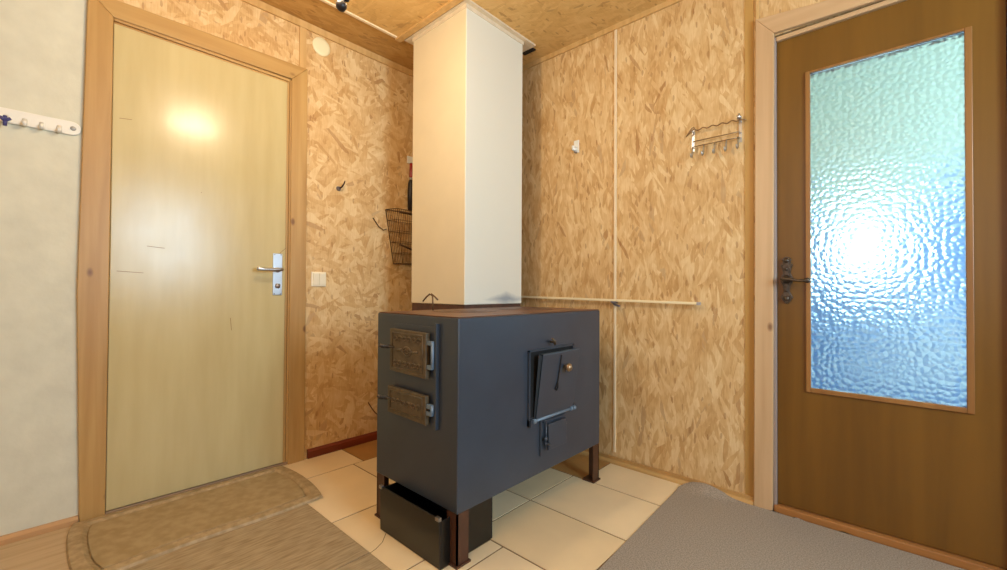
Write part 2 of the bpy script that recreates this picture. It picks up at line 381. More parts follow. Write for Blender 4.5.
# door 2: glazed, brown
m_brown = wood('brown_varnish', lin('66430f'), lin('775016'), 2, .36, 14, False, 14)
m_bead = wood('glazing_bead', lin('86592a'), lin('9c6d38'), 2, .4, 24)
bm = newbm()
prism(bm, [(1.916, 0, 0), (1.986, 0, 0), (1.994, 0, 2.014), (1.925, 0, 2.100)], (0, -.020, 0), 0)
prism(bm, [(1.925, 0, 2.100), (1.994, 0, 2.014), (2.68, 0, 1.994), (2.72, 0, 2.045), (2.35, 0, 2.052)], (0, -.020, 0), 1)
prism(bm, [(2.64, 0, 0), (2.72, 0, 0), (2.72, 0, 2.045), (2.64, 0, 1.996)], (0, -.012, 0), 2)
box(bm, 1.986, 1.999, -.006, .09, 0, 2.0, 3); box(bm, 1.999, 2.64, -.006, .09, 1.982, 2.0, 4); box(bm, 2.64, 2.655, -.006, .09, .0, 2.0, 2)
m_greyedge = plain('worn_grey_edge', lin('9a8a82'), .5)
m_shadow_jamb = wood('jamb_shade', lin('6b3a14'), lin('7d4618'), 2, .4, 16)  # shade on the right jamb put into a darker wood colour
struct('trim_11', bm, [m_pale, m_pale_x, m_shadow_jamb, m_greyedge, m_pale_x], label='pale wood casing around the glazed door', bevel=.003)
bm = newbm(); box(bm, 1.99, 2.655, -.016, .09, 0, .030); struct('trim_12', bm, wood('threshold', lin('8a5a2c'), lin('a8713a'), 0, .45, 26), label='low wooden threshold under the glazed door', bevel=.004)
G = (2.112, 2.549, .530, 1.812)
bm = newbm()
lx0, lx1, lz0, lz1 = 2.0, 2.638, .034, 1.980
box(bm, lx0, G[0]-.001, .008, .048, lz0, lz1); box(bm, G[1]+.001, lx1, .008, .048, lz0, lz1)
box(bm, G[0]-.001, G[1]+.001, .008, .048, lz0, G[2]-.001); box(bm, G[0]-.001, G[1]+.001, .008, .048, G[3]+.001, lz1)
bmesh.ops.remove_doubles(bm, verts=bm.verts, dist=1e-5)
d2 = build('door_2', bm, m_brown, base=(2.32, .02, 0), kind='structure', label='brown varnished door with a large hammered glass pane')
def bead_bm():
    b_ = newbm(); s = .011
    for (x0, x1, z0, z1) in ((G[0]-.012, G[0]+.004, G[2]-.014, G[3]+.006), (G[1]-.004, G[1]+.014, G[2]-.014, G[3]+.006), (G[0]+.004, G[1]-.004, G[2]-.014, G[2]+.004), (G[0]+.004, G[1]-.004, G[3]-.002, G[3]+.006)):
        box(b_, x0, x1, .0, .012, z0, z1)
    return b_
build('glazing_bead', bead_bm(), m_bead, d2, bevel=.002, label='lighter wooden glazing bead')
def hammered(cells=True):
    m, nt, b = mat('hammered_glass')
    b.inputs['Transmission Weight'].default_value = 1; b.inputs['Roughness'].default_value = .34; b.inputs['IOR'].default_value = 1.45
    b.inputs['Base Color'].default_value = (.93, .98, 1.0, 1)
    if not cells:
        b.inputs['Roughness'].default_value = .05; return m
    vec = plane_uv(nt, 0, 2)
    dn = nt.nodes.new('ShaderNodeTexNoise'); dn.inputs['Scale'].default_value = 14; nt.links.new(vec, dn.inputs['Vector'])
    dm = nt.nodes.new('ShaderNodeVectorMath'); dm.operation = 'MULTIPLY_ADD'; nt.links.new(dn.outputs['Color'], dm.inputs[0]); dm.inputs[1].default_value = (.02, .02, 0); nt.links.new(vec, dm.inputs[2])
    v = nt.nodes.new('ShaderNodeTexVoronoi'); v.voronoi_dimensions = '2D'; v.feature = 'SMOOTH_F1'; v.inputs['Scale'].default_value = 54; v.inputs['Smoothness'].default_value = .35; v.inputs['Randomness'].default_value = .8
    nt.links.new(dm.outputs[0], v.inputs['Vector'])
    bu = nt.nodes.new('ShaderNodeBump'); bu.inputs['Strength'].default_value = 1; bu.inputs['Distance'].default_value = .0058
    nt.links.new(v.outputs['Distance'], bu.inputs['Height']); nt.links.new(bu.outputs['Normal'], b.inputs['Normal'])
    return m
bm = newbm(); box(bm, G[0], G[1], .018, .023, G[2], G[3])
for f in bm.faces:
    if f.calc_center_median().y > .0229: f.material_index = 1
build('glass_pane', bm, [hammered(), hammered(False)], d2, label='hammered glass pane lit blue-white from behind')
m_bronze = plain('antique_bronze', lin('5a5046'), .38, .85, noise=.35, scale=80, bump=.3)
bm = newbm()                    # ornate long plate: lobed outline
out = [(0, .098), (.010, .094), (.017, .084), (.013, .074), (.022, .062), (.016, .048), (.013, .030), (.021, .012), (.021, -.008), (.013, -.024), (.010, -.048), (.016, -.060), (.022, -.072), (.016, -.084), (.008, -.094), (0, -.100)]
ol = out + [(-x, z) for x, z in out[-2:0:-1]]
prism(bm, [(2.034+x, .009, .970+z) for x, z in ol], (0, -.010, 0))
prism(bm, [(2.034+x*.6, .0, .970+z*.85) for x, z in ol], (0, -.006, 0))
hp = build('handle_plate', bm, m_bronze, d2, label='ornate antique bronze handle plate', bevel=.002)
bm = newbm()
lathe(bm, (2.034, 0, .972), (0, -1, 0), [(0, .019), (.006, .018), (.010, .011), (.040, .010), (.048, .012), (.052, .008)], 16)
tube(bm, [(2.020, -.047, .972), (2.04, -.048, .972), (2.06, -.048, .970), (2.08, -.048, .966), (2.098, -.046, .966), (2.112, -.044, .967), (2.120, -.043, .966)], [.006, .009, .0065, .005, .007, .012, .006], 12)
build('lever', bm, m_bronze, hp)
for z, r in ((1.050, .011), (1.015, .008), (.892, .012), (.925, .007)):
    bm = newbm(); lathe(bm, (2.034, -.004, z), (0, -1, 0), [(0, r), (.005, r*.8), (.008, 0)], 14); build('rosette', bm, m_bronze, hp)

# made-up porch behind the glazed door, added to light and tint its glass
m_pg = plain('porch_glow_green', lin('e0e4d2'), .8); m_pb = plain('porch_glow_blue', lin('7ea6dc'), .8)  # green and blue glow of the glass put into these wall colours
bm = newbm()
PX0, PX1, PY = 1.0, 3.6, 1.55
wx0, wx1, wz0, wz1 = 1.98, 2.44, .95, 1.48
for (x0, x1, z0, z1) in ((PX0-.1, wx0, 0, 2.6), (wx1, PX1+.1, 0, 2.6), (wx0, wx1, 0, wz0), (wx0, wx1, wz1, 2.6)):
    za = min(max(1.50, z0), z1)
    if za > z0: box(bm, x0, x1, PY, PY+.1, z0, za, 1)
    if z1 > za: box(bm, x0, x1, PY, PY+.1, za, z1, 0)
box(bm, PX0-.1, PX0, T, PY, 0, 2.6, 0); box(bm, PX1, PX1+.1, T, PY, 0, 2.6, 0); box(bm, PX0, PX1, T, PY, 2.5, 2.6, 0)
struct('wall_glass_backdrop', bm, [m_pg, m_pb])
bm = newbm(); box(bm, PX0, PX1, T, PY, -.06, 0); struct('floor_glass_backdrop', bm, plain('porch_glow_floor', lin('7ea6c8'), .6))  # added floor, blue to tint the lower part of the glass
m, nt, b = mat('glow_pane'); b.inputs['Emission Color'].default_value = (.62, .93, 1, 1); b.inputs['Emission Strength'].default_value = 4.2
bm = newbm(); box(bm, wx0, wx1, PY+.05, PY+.06, wz0, wz1); struct('glass_glow', bm, m)  # added glowing pane, makes the bright spot in the glass
m, nt, b = mat('glow_pane_low'); b.inputs['Emission Color'].default_value = (.34, .64, 1, 1); b.inputs['Emission Strength'].default_value = .22
bm = newbm(); box(bm, 2.0, 2.30, PY-.012, PY-.002, .22, .60); box(bm, 2.42, 2.80, PY-.012, PY-.002, .22, .85); struct('glass_glow_low', bm, m)  # added glowing panels, put light dots into the lower glass

# ------------------------------------------------------------------ floor coverings
def speckle(name, c1, c2, c3, sc=220):
    m, nt, b = mat(name)
    tc = nt.nodes.new('ShaderNodeTexCoord'); n = nt.nodes.new('ShaderNodeTexNoise'); n.inputs['Scale'].default_value = sc; n.inputs['Detail'].default_value = 2
    nt.links.new(tc.outputs['Object'], n.inputs['Vector'])
    r = nt.nodes.new('ShaderNodeValToRGB'); e = r.color_ramp.elements; e[0].position = .36; e[0].color = (*c1, 1); e[1].position = .64; e[1].color = (*c3, 1); x = e.new(.5); x.color = (*c2, 1)
    nt.links.new(n.outputs['Fac'], r.inputs['Fac']); nt.links.new(r.outputs['Color'], b.inputs['Base Color'])
    b.inputs['Roughness'].default_value = .55; b.inputs['Specular IOR Level'].default_value = .3
    return m
m_grey = speckle('grey_speckled_lino', lin('857b6f'), lin('988d80'), lin('a89e90'))
bm = newbm()                    # grey sheet, its far corner rides up the skirting
nx, ny = 70, 90
X0, X1, Y0, Y1 = 1.645, XE-.002, YR+.002, -.012
def gh(x, y):
    k = math.exp(-((x-1.72)/.085)**2)*math.exp(-((y+.01)/.05)**2)*.024
    k += .006*math.exp(-((y+.0)/.05)**2)*max(0, 1-max(0, (x-1.72))/.2)
    return .0045+max(0, k)
grid = {}
for i in range(nx+1):
    for j in range(ny+1):
        sx = (i/nx)**1.8; sy = 1-(1-j/ny)**2.2
        y = Y0+(Y1-Y0)*sy; x = X0+(X1-X0)*sx
        lean = 1.645+(1.615-1.645)*max(0, 1-(-y)/.85)
        x += (lean-1.645)*(1-sx)
        d = max(0, .07-(x-lean))    # rounded far corner
        lim = Y1-(.07-math.sqrt(max(0, .07**2-d*d)))
        y2 = min(y, lim+.004)
        for (ax0, ax1) in ((1.99, 2.655),):
            if x > 1.915: y2 = min(y2, -.022)
        grid[i, j] = bm.verts.new((x, y2, gh(x, y2)))
for i in range(nx):
    for j in range(ny):
        try:
            f = bm.faces.new((grid[i, j], grid[i+1, j], grid[i+1, j+1], grid[i, j+1])); f.smooth = True
        except ValueError: pass
bmesh.ops.remove_doubles(bm, verts=bm.verts, dist=1e-4)
o = build('linoleum_sheet', bm, m_grey, base=(2.6, -1.8, 0), label='grey speckled linoleum sheet in front of the glazed door', cat='floor covering')
md = o.modifiers.new('s', 'SOLIDIFY'); md.thickness = .004; md.offset = -1
def woodlino(name, c1, c2, c3, sy=5, sx=120):
    m, nt, b = mat(name)
    tc = nt.nodes.new('ShaderNodeTexCoord'); mp = nt.nodes.new('ShaderNodeMapping'); mp.inputs['Scale'].default_value = (sx, sy, 1)
    nt.links.new(tc.outputs['Object'], mp.inputs['Vector'])
    n = nt.nodes.new('ShaderNodeTexNoise'); n.inputs['Scale'].default_value = 1; n.inputs['Detail'].default_value = 6; n.inputs['Distortion'].default_value = .3; nt.links.new(mp.outputs[0], n.inputs['Vector'])
    r = nt.nodes.new('ShaderNodeValToRGB'); e = r.color_ramp.elements; e[0].position = .3; e[0].color = (*c1, 1); e[1].position = .7; e[1].color = (*c3, 1); x = e.new(.5); x.color = (*c2, 1)
    nt.links.new(n.outputs['Fac'], r.inputs['Fac']); nt.links.new(r.outputs['Color'], b.inputs['Base Color'])
    b.inputs['Roughness'].default_value = .5; b.inputs['Specular IOR Level'].default_value = .3
    return m
m_wl = woodlino('woodgrain_lino', lin('8c7757'), lin('a39071'), lin('b39f7f'), 14, 110)
bm = newbm(); box(bm, .470, 1.012, YR+.002, -1.313, 0, .004)
build('linoleum_sheet', bm, m_wl, base=(.9, -2.4, 0), label='brown wood-grain linoleum sheet beside the doormat, edging the cream tiles', cat='floor covering', bevel=.001)
bm = newbm(); box(bm, 1.016, 1.643, YR+.002, -1.313, 0, .004)
build('linoleum_sheet', bm, m_wl, base=(1.5, -2.4, 0), label='brown linoleum strip at the bottom edge of the photo below the black box', cat='floor covering', bevel=.001)
m_wl2 = woodlino('bright_lit_lino', lin('b09672'), lin('bda582'), lin('c8b08c'), 3, 40)  # same linoleum, brighter light put into a paler colour
bm = newbm(); box(bm, .021, .470, YR+.002, -1.313, 0, .003)
build('linoleum_sheet', bm, m_wl2, base=(.3, -2.4, 0), label='linoleum along the whitewashed wall under the doormat, brighter light put into its colour', cat='floor covering')
# doormat
m_matc = speckle('mat_fabric', lin('9c865f'), lin('a48e68'), lin('ab9670'), 30)
m_matb = speckle('mat_border', lin('9a8560'), lin('a68f6b'), lin('b29b76'), 40)
def matoutline(ins):
    x0, x1, y0, y1 = .026+ins, .500-ins, -2.004+ins, -1.240-ins
    pts = []; xm = (x0+x1)/2; hw = (x1-x0)/2; n = 16
    for k in range(n+1):        # far end bows out
        t = -1+2*k/n; pts.append((xm+hw*t*(1-.0*abs(t)), y1+.024*(1-abs(t)**2.2)))
    for k in range(13):         # long edge towards the room, slightly wavy
        t = k/12; pts.append((x1+.008*math.sin(t*7)+.018*t, y1+(y0-y1)*t))
    for k in range(1, n+1):
        t = 1-2*k/n; pts.append((xm+.009*(1+t)+hw*t, y0-.022*(1-abs(t)**3)))
    for k in range(1, 12):
        t = k/12; pts.append((x0, y0+(y1-y0)*t))
    return pts
dm_ = thing('doormat', 'brown ribbed-border doormat lying in front of the cream door', 'doormat', (.27, -1.64, .003))
def ring(bm, a, za, b, zb):
    va = [bm.verts.new((x, y, za)) for x, y in a]; vb = [bm.verts.new((x, y, zb)) for x, y in b]; n = len(a)
    for i in range(n): bm.faces.new((va[i], va[(i+1) % n], vb[(i+1) % n], vb[i]))
    return va, vb
bm = newbm()
o0, o1, o2, o3, o4 = [matoutline(i) for i in (0, .004, .038, .052, .055)]
ring(bm, o0, .004, o1, .013); ring(bm, o1, .013, o2, .016); ring(bm, o2, .016, o3, .006)
bmesh.ops.remove_doubles(bm, verts=bm.verts, dist=1e-5)
va = [bm.verts.new((x, y, .004)) for x, y in o0]; bm.faces.new(va[::-1])
build('border', bm, m_matb, dm_)
bm = newbm(); prism(bm, [(x, y, .0045) for x, y in o4], (0, 0, .0070)); build('mat_field', bm, m_matc, dm_, bevel=.002)

# ------------------------------------------------------------------ chimney
m_chim = plain('chimney_paint_warm_lit', lin('ddd2b6'), .6, noise=.02, scale=8, bump=.15)  # warm light on these sides put into the paint colour
m_brick = plain('rusty_base', lin('54382a'), .8, noise=.25, scale=30)
def chimney_mat():
    m, nt, b = mat('chimney_paint_cool_lit')  # same paint, cool light on this side put into its colour
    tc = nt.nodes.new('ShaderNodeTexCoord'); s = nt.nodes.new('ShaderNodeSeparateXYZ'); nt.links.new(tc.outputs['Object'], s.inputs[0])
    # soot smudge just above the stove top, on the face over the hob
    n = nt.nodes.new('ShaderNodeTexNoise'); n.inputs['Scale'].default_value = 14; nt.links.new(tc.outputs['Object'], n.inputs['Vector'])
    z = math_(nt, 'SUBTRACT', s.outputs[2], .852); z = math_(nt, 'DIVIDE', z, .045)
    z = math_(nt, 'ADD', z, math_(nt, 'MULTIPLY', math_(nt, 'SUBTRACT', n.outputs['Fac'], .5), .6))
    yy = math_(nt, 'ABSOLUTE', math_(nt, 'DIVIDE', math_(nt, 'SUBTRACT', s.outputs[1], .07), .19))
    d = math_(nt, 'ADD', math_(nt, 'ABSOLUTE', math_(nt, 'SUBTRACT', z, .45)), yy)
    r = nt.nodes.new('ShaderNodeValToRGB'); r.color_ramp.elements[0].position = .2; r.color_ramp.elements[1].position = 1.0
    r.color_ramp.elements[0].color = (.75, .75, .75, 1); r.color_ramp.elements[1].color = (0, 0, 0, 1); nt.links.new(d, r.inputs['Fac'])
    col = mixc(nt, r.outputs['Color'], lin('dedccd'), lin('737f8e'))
    nt.links.new(col, b.inputs['Base Color']); b.inputs['Roughness'].default_value = .6
    return m
CX0, CX1, CY0, CY1 = .345, .790, -.672, -.232
ch = thing('chimney', 'square cream painted chimney column behind the stove reaching the ceiling', 'chimney', (.548, -.432, 0))
bm = newbm(); box(bm, CX0, CX1, CY0, CY1, .846, H-.0, 0)
for f in bm.faces:
    f.normal_update()
bm.faces.ensure_lookup_table()
for f in bm.faces:
    c = f.calc_center_median()
    if abs(c.x-CX1) < 1e-4: f.material_index = 1
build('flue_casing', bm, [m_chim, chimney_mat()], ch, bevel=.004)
bm = newbm(); box(bm, CX0+.004, CX1-.004, CY0+.004, CY1-.004, 0, .846); build('chimney_base', bm, m_brick, ch, label='rust-brown base of the chimney')
bm = newbm(); box(bm, CX0-.055, CX1+.026, CY0-.022, CY1+.085, H-.010, H+.001); prism(bm, [(CX0-.004, CY0-.004, H-.03), (CX1+.004, CY0-.004, H-.03), (CX1+.004, CY1+.004, H-.03), (CX0-.004, CY1+.004, H-.03)], (0, 0, .02))
build('ceiling_collar', bm, plain('collar_plaster', lin('d8c9ae'), .7, noise=.08, scale=25, bump=.4), ch)
bm = newbm(); box(bm, .70, .786, -.148, -.105, H-.006, H+.002); struct('trim_13', bm, m_dark, label='dark gap in the ceiling beside the chimney')

# ------------------------------------------------------------------ stove
SX0, SX1, SY0, SY1 = .803, 1.298, -1.162, -.240
def paint(name, col, rough=.42):
    return plain(name, col, rough, 0, noise=.10, scale=7, bump=.05, spec=.6)
m_body = paint('stove_grey_paint', lin('353d48'), .36)
m_leg = plain('leg_brown', lin('4a2c1c'), .5, .0, noise=.2, scale=20)
m_rust = plain('rusty_hob', lin('6e4c38'), .45, .3, noise=.35, scale=9)
m_ringm = plain('rusty_ring', lin('5c4133'), .42, .3, noise=.3, scale=30)
m_iron = plain('cast_iron_door', lin('5a4c38'), .45, .1, noise=.3, scale=40, bump=.4)
m_black = plain('black_box', lin('0f0d0b'), .3, 0, noise=.3, scale=6)
m_blackin = plain('black_inside', lin('0a0908'), .8)
st = thing('wood_stove', 'large grey-blue painted steel wood stove with rusty brown top on four legs', 'stove', (1.05, -.70, 0))
bm = newbm(); box(bm, SX0, SX1, SY0, SY1, .176, .825); build('body', bm, m_body, st, bevel=.004)
bm = newbm(); box(bm, SX0+.004, SX1-.004, SY0+.004, SY1-.004, .8255, .8295, bev=.001)
# circular groove edges around the hob rings
tp = build('hob_plate', bm, m_rust, st, label='rusty brown hob plate')
for cx_, cy_ in ((1.0, -.86), (1.04, -.50)):
    for r_, h in ((.135, .0022), (.095, .0036), (.05, .005)):
        bm = newbm(); lathe(bm, (cx_, cy_, .829), (0, 0, 1), [(0, r_), (h-.0005, r_), (h, r_-.003), (h, r_-.03 if r_ > .06 else 0.0)], 48)
        build('hob_ring', bm, m_ringm, tp)
def leg(x0, x1, y0, y1, px, py):
    bm = newbm(); t = .006     # angle-iron leg, flanges on the outer sides
    ox = x0 if px < 0 else x1; oy = y0 if py < 0 else y1
    box(bm, x0, x1, min(oy, oy-py*t), max(oy, oy-py*t), 0.006, .1755)
    box(bm, min(ox, ox-px*t), max(ox, ox-px*t), y0, y1, 0.006, .1755)
    box(bm, x0-.006, x1+.006, y0-.006, y1+.006, 0, .007)
    build('leg', bm, m_leg, st)
w_ = .052
leg(SX1-w_-.002, SX1-.002, SY0+.002, SY0+w_+.002, 1, -1); leg(SX0+.002, SX0+w_+.002, SY0+.002, SY0+w_+.002, -1, -1)
leg(SX1-w_-.002, SX1-.002, SY1-w_-.002, SY1-.002, 1, 1); leg(SX0+.002, SX0+w_+.002, SY1-w_-.002, SY1-.002, -1, 1)
# --- fire doors on the narrow face
fy = SY0
m_edge2 = plain('rim_paint', lin('46535f'), .35)
m_edge = plain('pale_blue_edge', lin('6d7f90'), .4, .1)  # paler blue than the stove body
bm = newbm(); box(bm, .930, 1.198, fy-.004, fy, .450, .790); box(bm, 1.188, 1.200, fy-.014, fy, .436, .803)
ff = build('door_frame', bm, m_body, st, bevel=.001)
m_handle = plain('dark_coil', (.10, .085, .07), .4, .8)
def firedoor(name, x0, x1, z0, z1, hz, tilt=0):
    bm = newbm(); y1 = fy-.010; y0 = y1-.018
    prism(bm, [(x0, y1, z0), (x1, y1, z0-.004), (x1, y1, z1-.004), (x0, y1, z1)], (0, -.018, 0))
    d = build(name, bm, m_iron, st, bevel=.002)
    # raised cast ornament: border lines and scroll work
    bm = newbm(); yy = y0
    ix0, ix1, iz0, iz1 = x0+.018, x1-.018, z0+.014, z1-.014
    tube(bm, [(ix0, yy, iz0), (ix1, yy, iz0), (ix1, yy, iz1), (ix0, yy, iz1), (ix0, yy, iz0)], .003, 6)
    cxm, czm = (x0+x1)/2, (z0+z1)/2
    for zz in ((iz0+.020, iz1-.020) if z1-z0 > .13 else (czm,)):
        for k in range(6):
            xx = ix0+.022+k*(ix1-ix0-.044)/5
            pts = [(xx+.011*math.cos(a), yy, zz+.008*math.sin(a)) for a in [j*math.pi/4 for j in range(7 if k % 2 else 9)]]
            tube(bm, pts, .0036, 6)
    if z1-z0 > .13:
        for rr in (.012, .024):
            tube(bm, [(cxm+rr*math.cos(a), yy, czm+rr*.7*math.sin(a)) for a in [j*math.pi/6 for j in range(13)]], .004, 6)
        tube(bm, [(cxm-.065, yy, czm), (cxm-.03, yy, czm+.006)], .005, 6); tube(bm, [(cxm+.03, yy, czm), (cxm+.065, yy, czm+.004)], .005, 6)
    build('ornament', bm, m_iron, d)
    bm = newbm()                # hinge on the right
    tube(bm, [(x1+.024, fy-.018, z0+.035), (x1+.024, fy-.018, z1-.035)], .006, 10)
    for zz in (z0+.038, z1-.038): box(bm, x1-.002, x1+.026, fy-.024, fy-.010, zz-.007, zz+.007)
    build('hinge', bm, m_edge, d)
    bm = newbm()                # coil handle pointing out on the left
    hx = x0-.002
    tube(bm, [(hx+.03, y0, hz), (hx, y0-.012, hz+.002), (hx-.02, y0-.022, hz+.004)], .003, 8)
    tube(bm, [(hx+.012-.028*k/40, y0-.008-.016*k/40+.007*math.sin(k*1.2), hz+.002+.007*math.cos(k*1.2)) for k in range(41)], .0014, 5)
    lathe(bm, (hx-.018, y0-.021, hz+.004), (-.7, -.7, 0), [(-.004, .004), (0, .008), (.008, .008), (.012, 0)], 12)
    build('handle', bm, m_handle, d)
    return d
firedoor('fire_door', .936, 1.160, .612, .772, .702)
firedoor('ash_door', .924, 1.160, .452, .552, .506)
# --- baking chamber door on the long face
X = SX1
bm = newbm()
for (y0, y1, z0, z1) in ((-.800, -.792, .385, .682), (-.490, -.482, .415, .682), (-.80, -.482, .676, .682)): box(bm, X, X+.010, y0, y1, z0, z1)
box(bm, X-.0, X+.0015, -.790, -.49, .415, .676, 1)
box(bm, X, X+.020, -.800, -.780, .385, .412); box(bm, X, X+.020, -.500, -.482, .398, .420)
build('oven_frame', bm, [m_body, m_blackin], st)
bm = newbm()                    # panel hinged at the bottom, leaning out a little
tz0, tz1, to = .410, .668, .034
prism(bm, [(X+.012, -.765, tz0), (X+.012, -.503, tz0), (X+.012+to, -.503, tz1), (X+.012+to, -.765, tz1)], (.006, 0, -.001))
od = build('oven_door', bm, m_body, st, bevel=.001)
bm = newbm()                    # folded rim of the panel
for (ya, yb) in ((-.765, -.761), (-.507, -.503)):
    prism(bm, [(X+.006, ya, tz0), (X+.018, ya, tz0), (X+.018+to, ya, tz1), (X-.004+to, ya, tz1)], (0, yb-ya, 0))
prism(bm, [(X+to, -.765, tz1-.004), (X+.018+to, -.765, tz1-.004), (X+.018+to, -.765, tz1), (X+to, -.765, tz1)], (0, .262, 0))
build('rim', bm, m_edge2, od)
bm = newbm(); tube(bm, [(X+.016, -.785, .403), (X+.016, -.492, .403)], .006, 10)
for y in (-.776, -.515, -.494): lathe(bm, (X+.016, y-.008, .403), (0, 1, 0), [(0, .010), (.016, .010)], 12)
build('hinge_rod', bm, m_edge, od)
m_knob = plain('brass_knob', lin('9a8063'), .3, .7)
kx = X+.018+to*.82
bm = newbm(); lathe(bm, (kx-.010, -.608, .606), (1, 0, -.2), [(0, .007), (.014, .006), (.018, .012), (.026, .0175), (.036, .0165), (.043, .009), (.045, 0)], 20); build('knob', bm, m_knob, od, label='round brass-coloured knob')
fx = lambda z: X+.021+to*(z-tz0)/(tz1-tz0)
bm = newbm(); tube(bm, [(fx(z), y, z) for y, z in ((-.642, .655), (-.643, .600), (-.648, .545), (-.660, .515), (-.650, .508), (-.642, .520), (-.646, .540))], .0028, 6); build('latch_rod', bm, m_dark, od)
bm = newbm(); tube(bm, [(X, -.650, .706), (X+.020, -.652, .706), (X+.030, -.656, .698), (X+.036, -.664, .712), (X+.030, -.676, .722)], .005, 8)
build('latch', bm, m_iron, st)
# --- small soot door below
bm = newbm()
box(bm, X, X+.008, -.722, -.715, 0.248, 0.401); box(bm, X, X+.006, -.70, -.545, 0.378, 0.384)
tube(bm, [(X+.012, -.690, 0.266), (X+.012, -.690, 0.381)], .003, 8)
build('soot_door_frame', bm, m_body, st)
bm = newbm(); prism(bm, [(X+.004, -.680, 0.264), (X+.004, -.548, 0.264), (X+.004, -.552, 0.371), (X+.004, -.680, 0.371)], (.014, 0, 0)); sd = build('soot_door', bm, m_body, st, bevel=.002)
bm = newbm(); tube(bm, [(X+.018, -.672, 0.286), (X+.020, -.700, 0.298), (X+.030, -.715, 0.304)], .004, 8); build('latch', bm, m_body, sd)
bm = newbm(); lathe(bm, (X+.014, -.700, 0.316), (1, 0, 0), [(0, .009), (.006, .009), (.010, .004)], 12); build('latch_button', bm, m_body, sd)
for z in (0.286, 0.351):
    bm = newbm(); lathe(bm, (X+.010, -.547, z-.01), (0, 0, 1), [(0, .006), (.02, .006)], 10); build('hinge', bm, m_body, sd)

# bent wire lifter standing at the back edge of the hob
bm = newbm()
hx, hy = .845, -.912
tube(bm, [(hx, hy, .830), (hx, hy, .860), (hx-.003, hy, .893), (hx-.018, hy-.004, .901), (hx-.034, hy-.010, .888), (hx-.052, hy-.016, .868)], .0035, 8)
tube(bm, [(hx-.012, hy, .902), (hx+.008, hy+.004, .890), (hx+.024, hy+.008, .876)], .0035, 8)
build('wire_lifter', bm, plain('brown_wire', lin('6b5238'), .45, .5), base=(hx, hy, .828), label='bent wire hob-lifting hook standing on the rusty stove top', cat='hook')

# black box under the stove
bx = thing('ash_box', 'glossy black open box standing on the tiles under the stove', 'box', (1.08, -1.08, 0))
bm = newbm(); a0, a1, b0, b1, hh = .905, 1.262, -1.205, -.955, .158; t = .006
prism(bm, [(a0, b0, .001), (a1, b0, .001), (a1+.004, b0-.006, hh+.012), (a0+.004, b0-.006, hh+.012)], (0, t, 0)); box(bm, a0, a1, b1-t, b1, .001, hh); box(bm, a0, a0+t, b0+t, b1-t, .001, hh); box(bm, a1-t, a1, b0+t, b1-t, .001, hh); box(bm, a0+t, a1-t, b0+t, b1-t, .001, .007)
build('box_shell', bm, m_black, bx, bevel=.0015)
for xa, xb in ((a0+.004, a0+.022), (a1-.014, a1+.006)):
    bm = newbm(); box(bm, xa, xb, b0-.010, b0+.002, hh+.004, hh+.016, bev=.001); build('corner_bracket', bm, m_dirty, bx, label='small bright metal corner piece')

# ------------------------------------------------------------------ things on the walls and ceiling
# white rail of hooks
m_plas = plain('white_plastic', lin('e4e4dc'), .35)
hk = thing('hook_rail', 'white plastic coat hook rail on the whitewashed wall left of the cream door', 'hook rail', (0, -2.25, 1.53))
bm = newbm(); n = 12
y0, y1, zc, rr = -2.56, -2.022, 1.540, .026
pts = [(0, y1+rr*math.sin(a), zc+rr*math.cos(a)) for a in [math.pi*k/n for k in range(n+1)]] + [(0, y0-rr*math.sin(a), zc-rr*math.cos(a)) for a in [math.pi*k/n for k in range(n+1)]]
prism(bm, pts, (.008, 0, 0)); build('rail', bm, m_plas, hk, bevel=.002)
for y in (-2.056, -2.101, -2.144, -2.188, -2.235, -2.30, -2.35, -2.40, -2.45):
    bm = newbm(); tube(bm, [(.006, y, 1.538), (.012, y, 1.524), (.022, y, 1.514), (.030, y, 1.517), (.033, y, 1.526)], [.007, .007, .007, .007, .006], 10); build('hook', bm, m_plas, hk)
for y in (-2.018, -2.56):
    bm = newbm(); lathe(bm, (.0075, y, zc), (1, 0, 0), [(0, .009), (.002, .008), (.0035, .005), (.004, 0)], 16); build('screw', bm, plain('screw_grey', lin('9a9c98'), .4, .3), hk)
m_blue = plain('dark_blue_plastic', lin('3d3f78'), .35)
bm = newbm()
for a in (35, 90, 145, 270): 
    r_ = .016 if a != 270 else .020
    tube(bm, [(.046, -2.190, 1.512), (.046, -2.190+r_*math.cos(math.radians(a)), 1.512+r_*math.sin(math.radians(a)))], [.006, .0055], 10)
lathe(bm, (.038, -2.190, 1.512), (1, 0, 0), [(0, .007), (.012, .007), (.014, 0)], 12)
build('clip', bm, m_blue, base=(.046, -2.190, 1.52), label='small dark blue plastic clip hanging on the white hook rail', cat='clip')
# round cover disc
bm = newbm(); lathe(bm, (0, -1.045, 2.276), (1, 0, 0), [(0, .050), (.003, .050), (.006, .046), (.007, .030), (.007, 0)], 40)
build('junction_cover', bm, plain('cream_plastic', lin('ece3bb'), .4), base=(0, -1.045, 2.276), label='round cream junction box cover high beside the cream door', cat='cover')
# light switch
m_sw = plain('switch_plastic', lin('ece2c8'), .35)
sw = thing('light_switch', 'square cream double rocker light switch right of the cream door', 'light switch', (0, -1.047, .976))
bm = newbm(); box(bm, 0, .008, -1.088, -1.006, .936, 1.016, bev=.003); build('plate', bm, m_sw, sw)
for a, b in ((-1.080, -1.0475), (-1.0465, -1.014)):
    bm = newbm(); prism(bm, [(.007, a, .944), (.012, a, .944), (.016, a, 1.008), (.007, a, 1.008)], (0, b-a, 0)); build('rocker', bm, m_sw, sw, bevel=.0015)
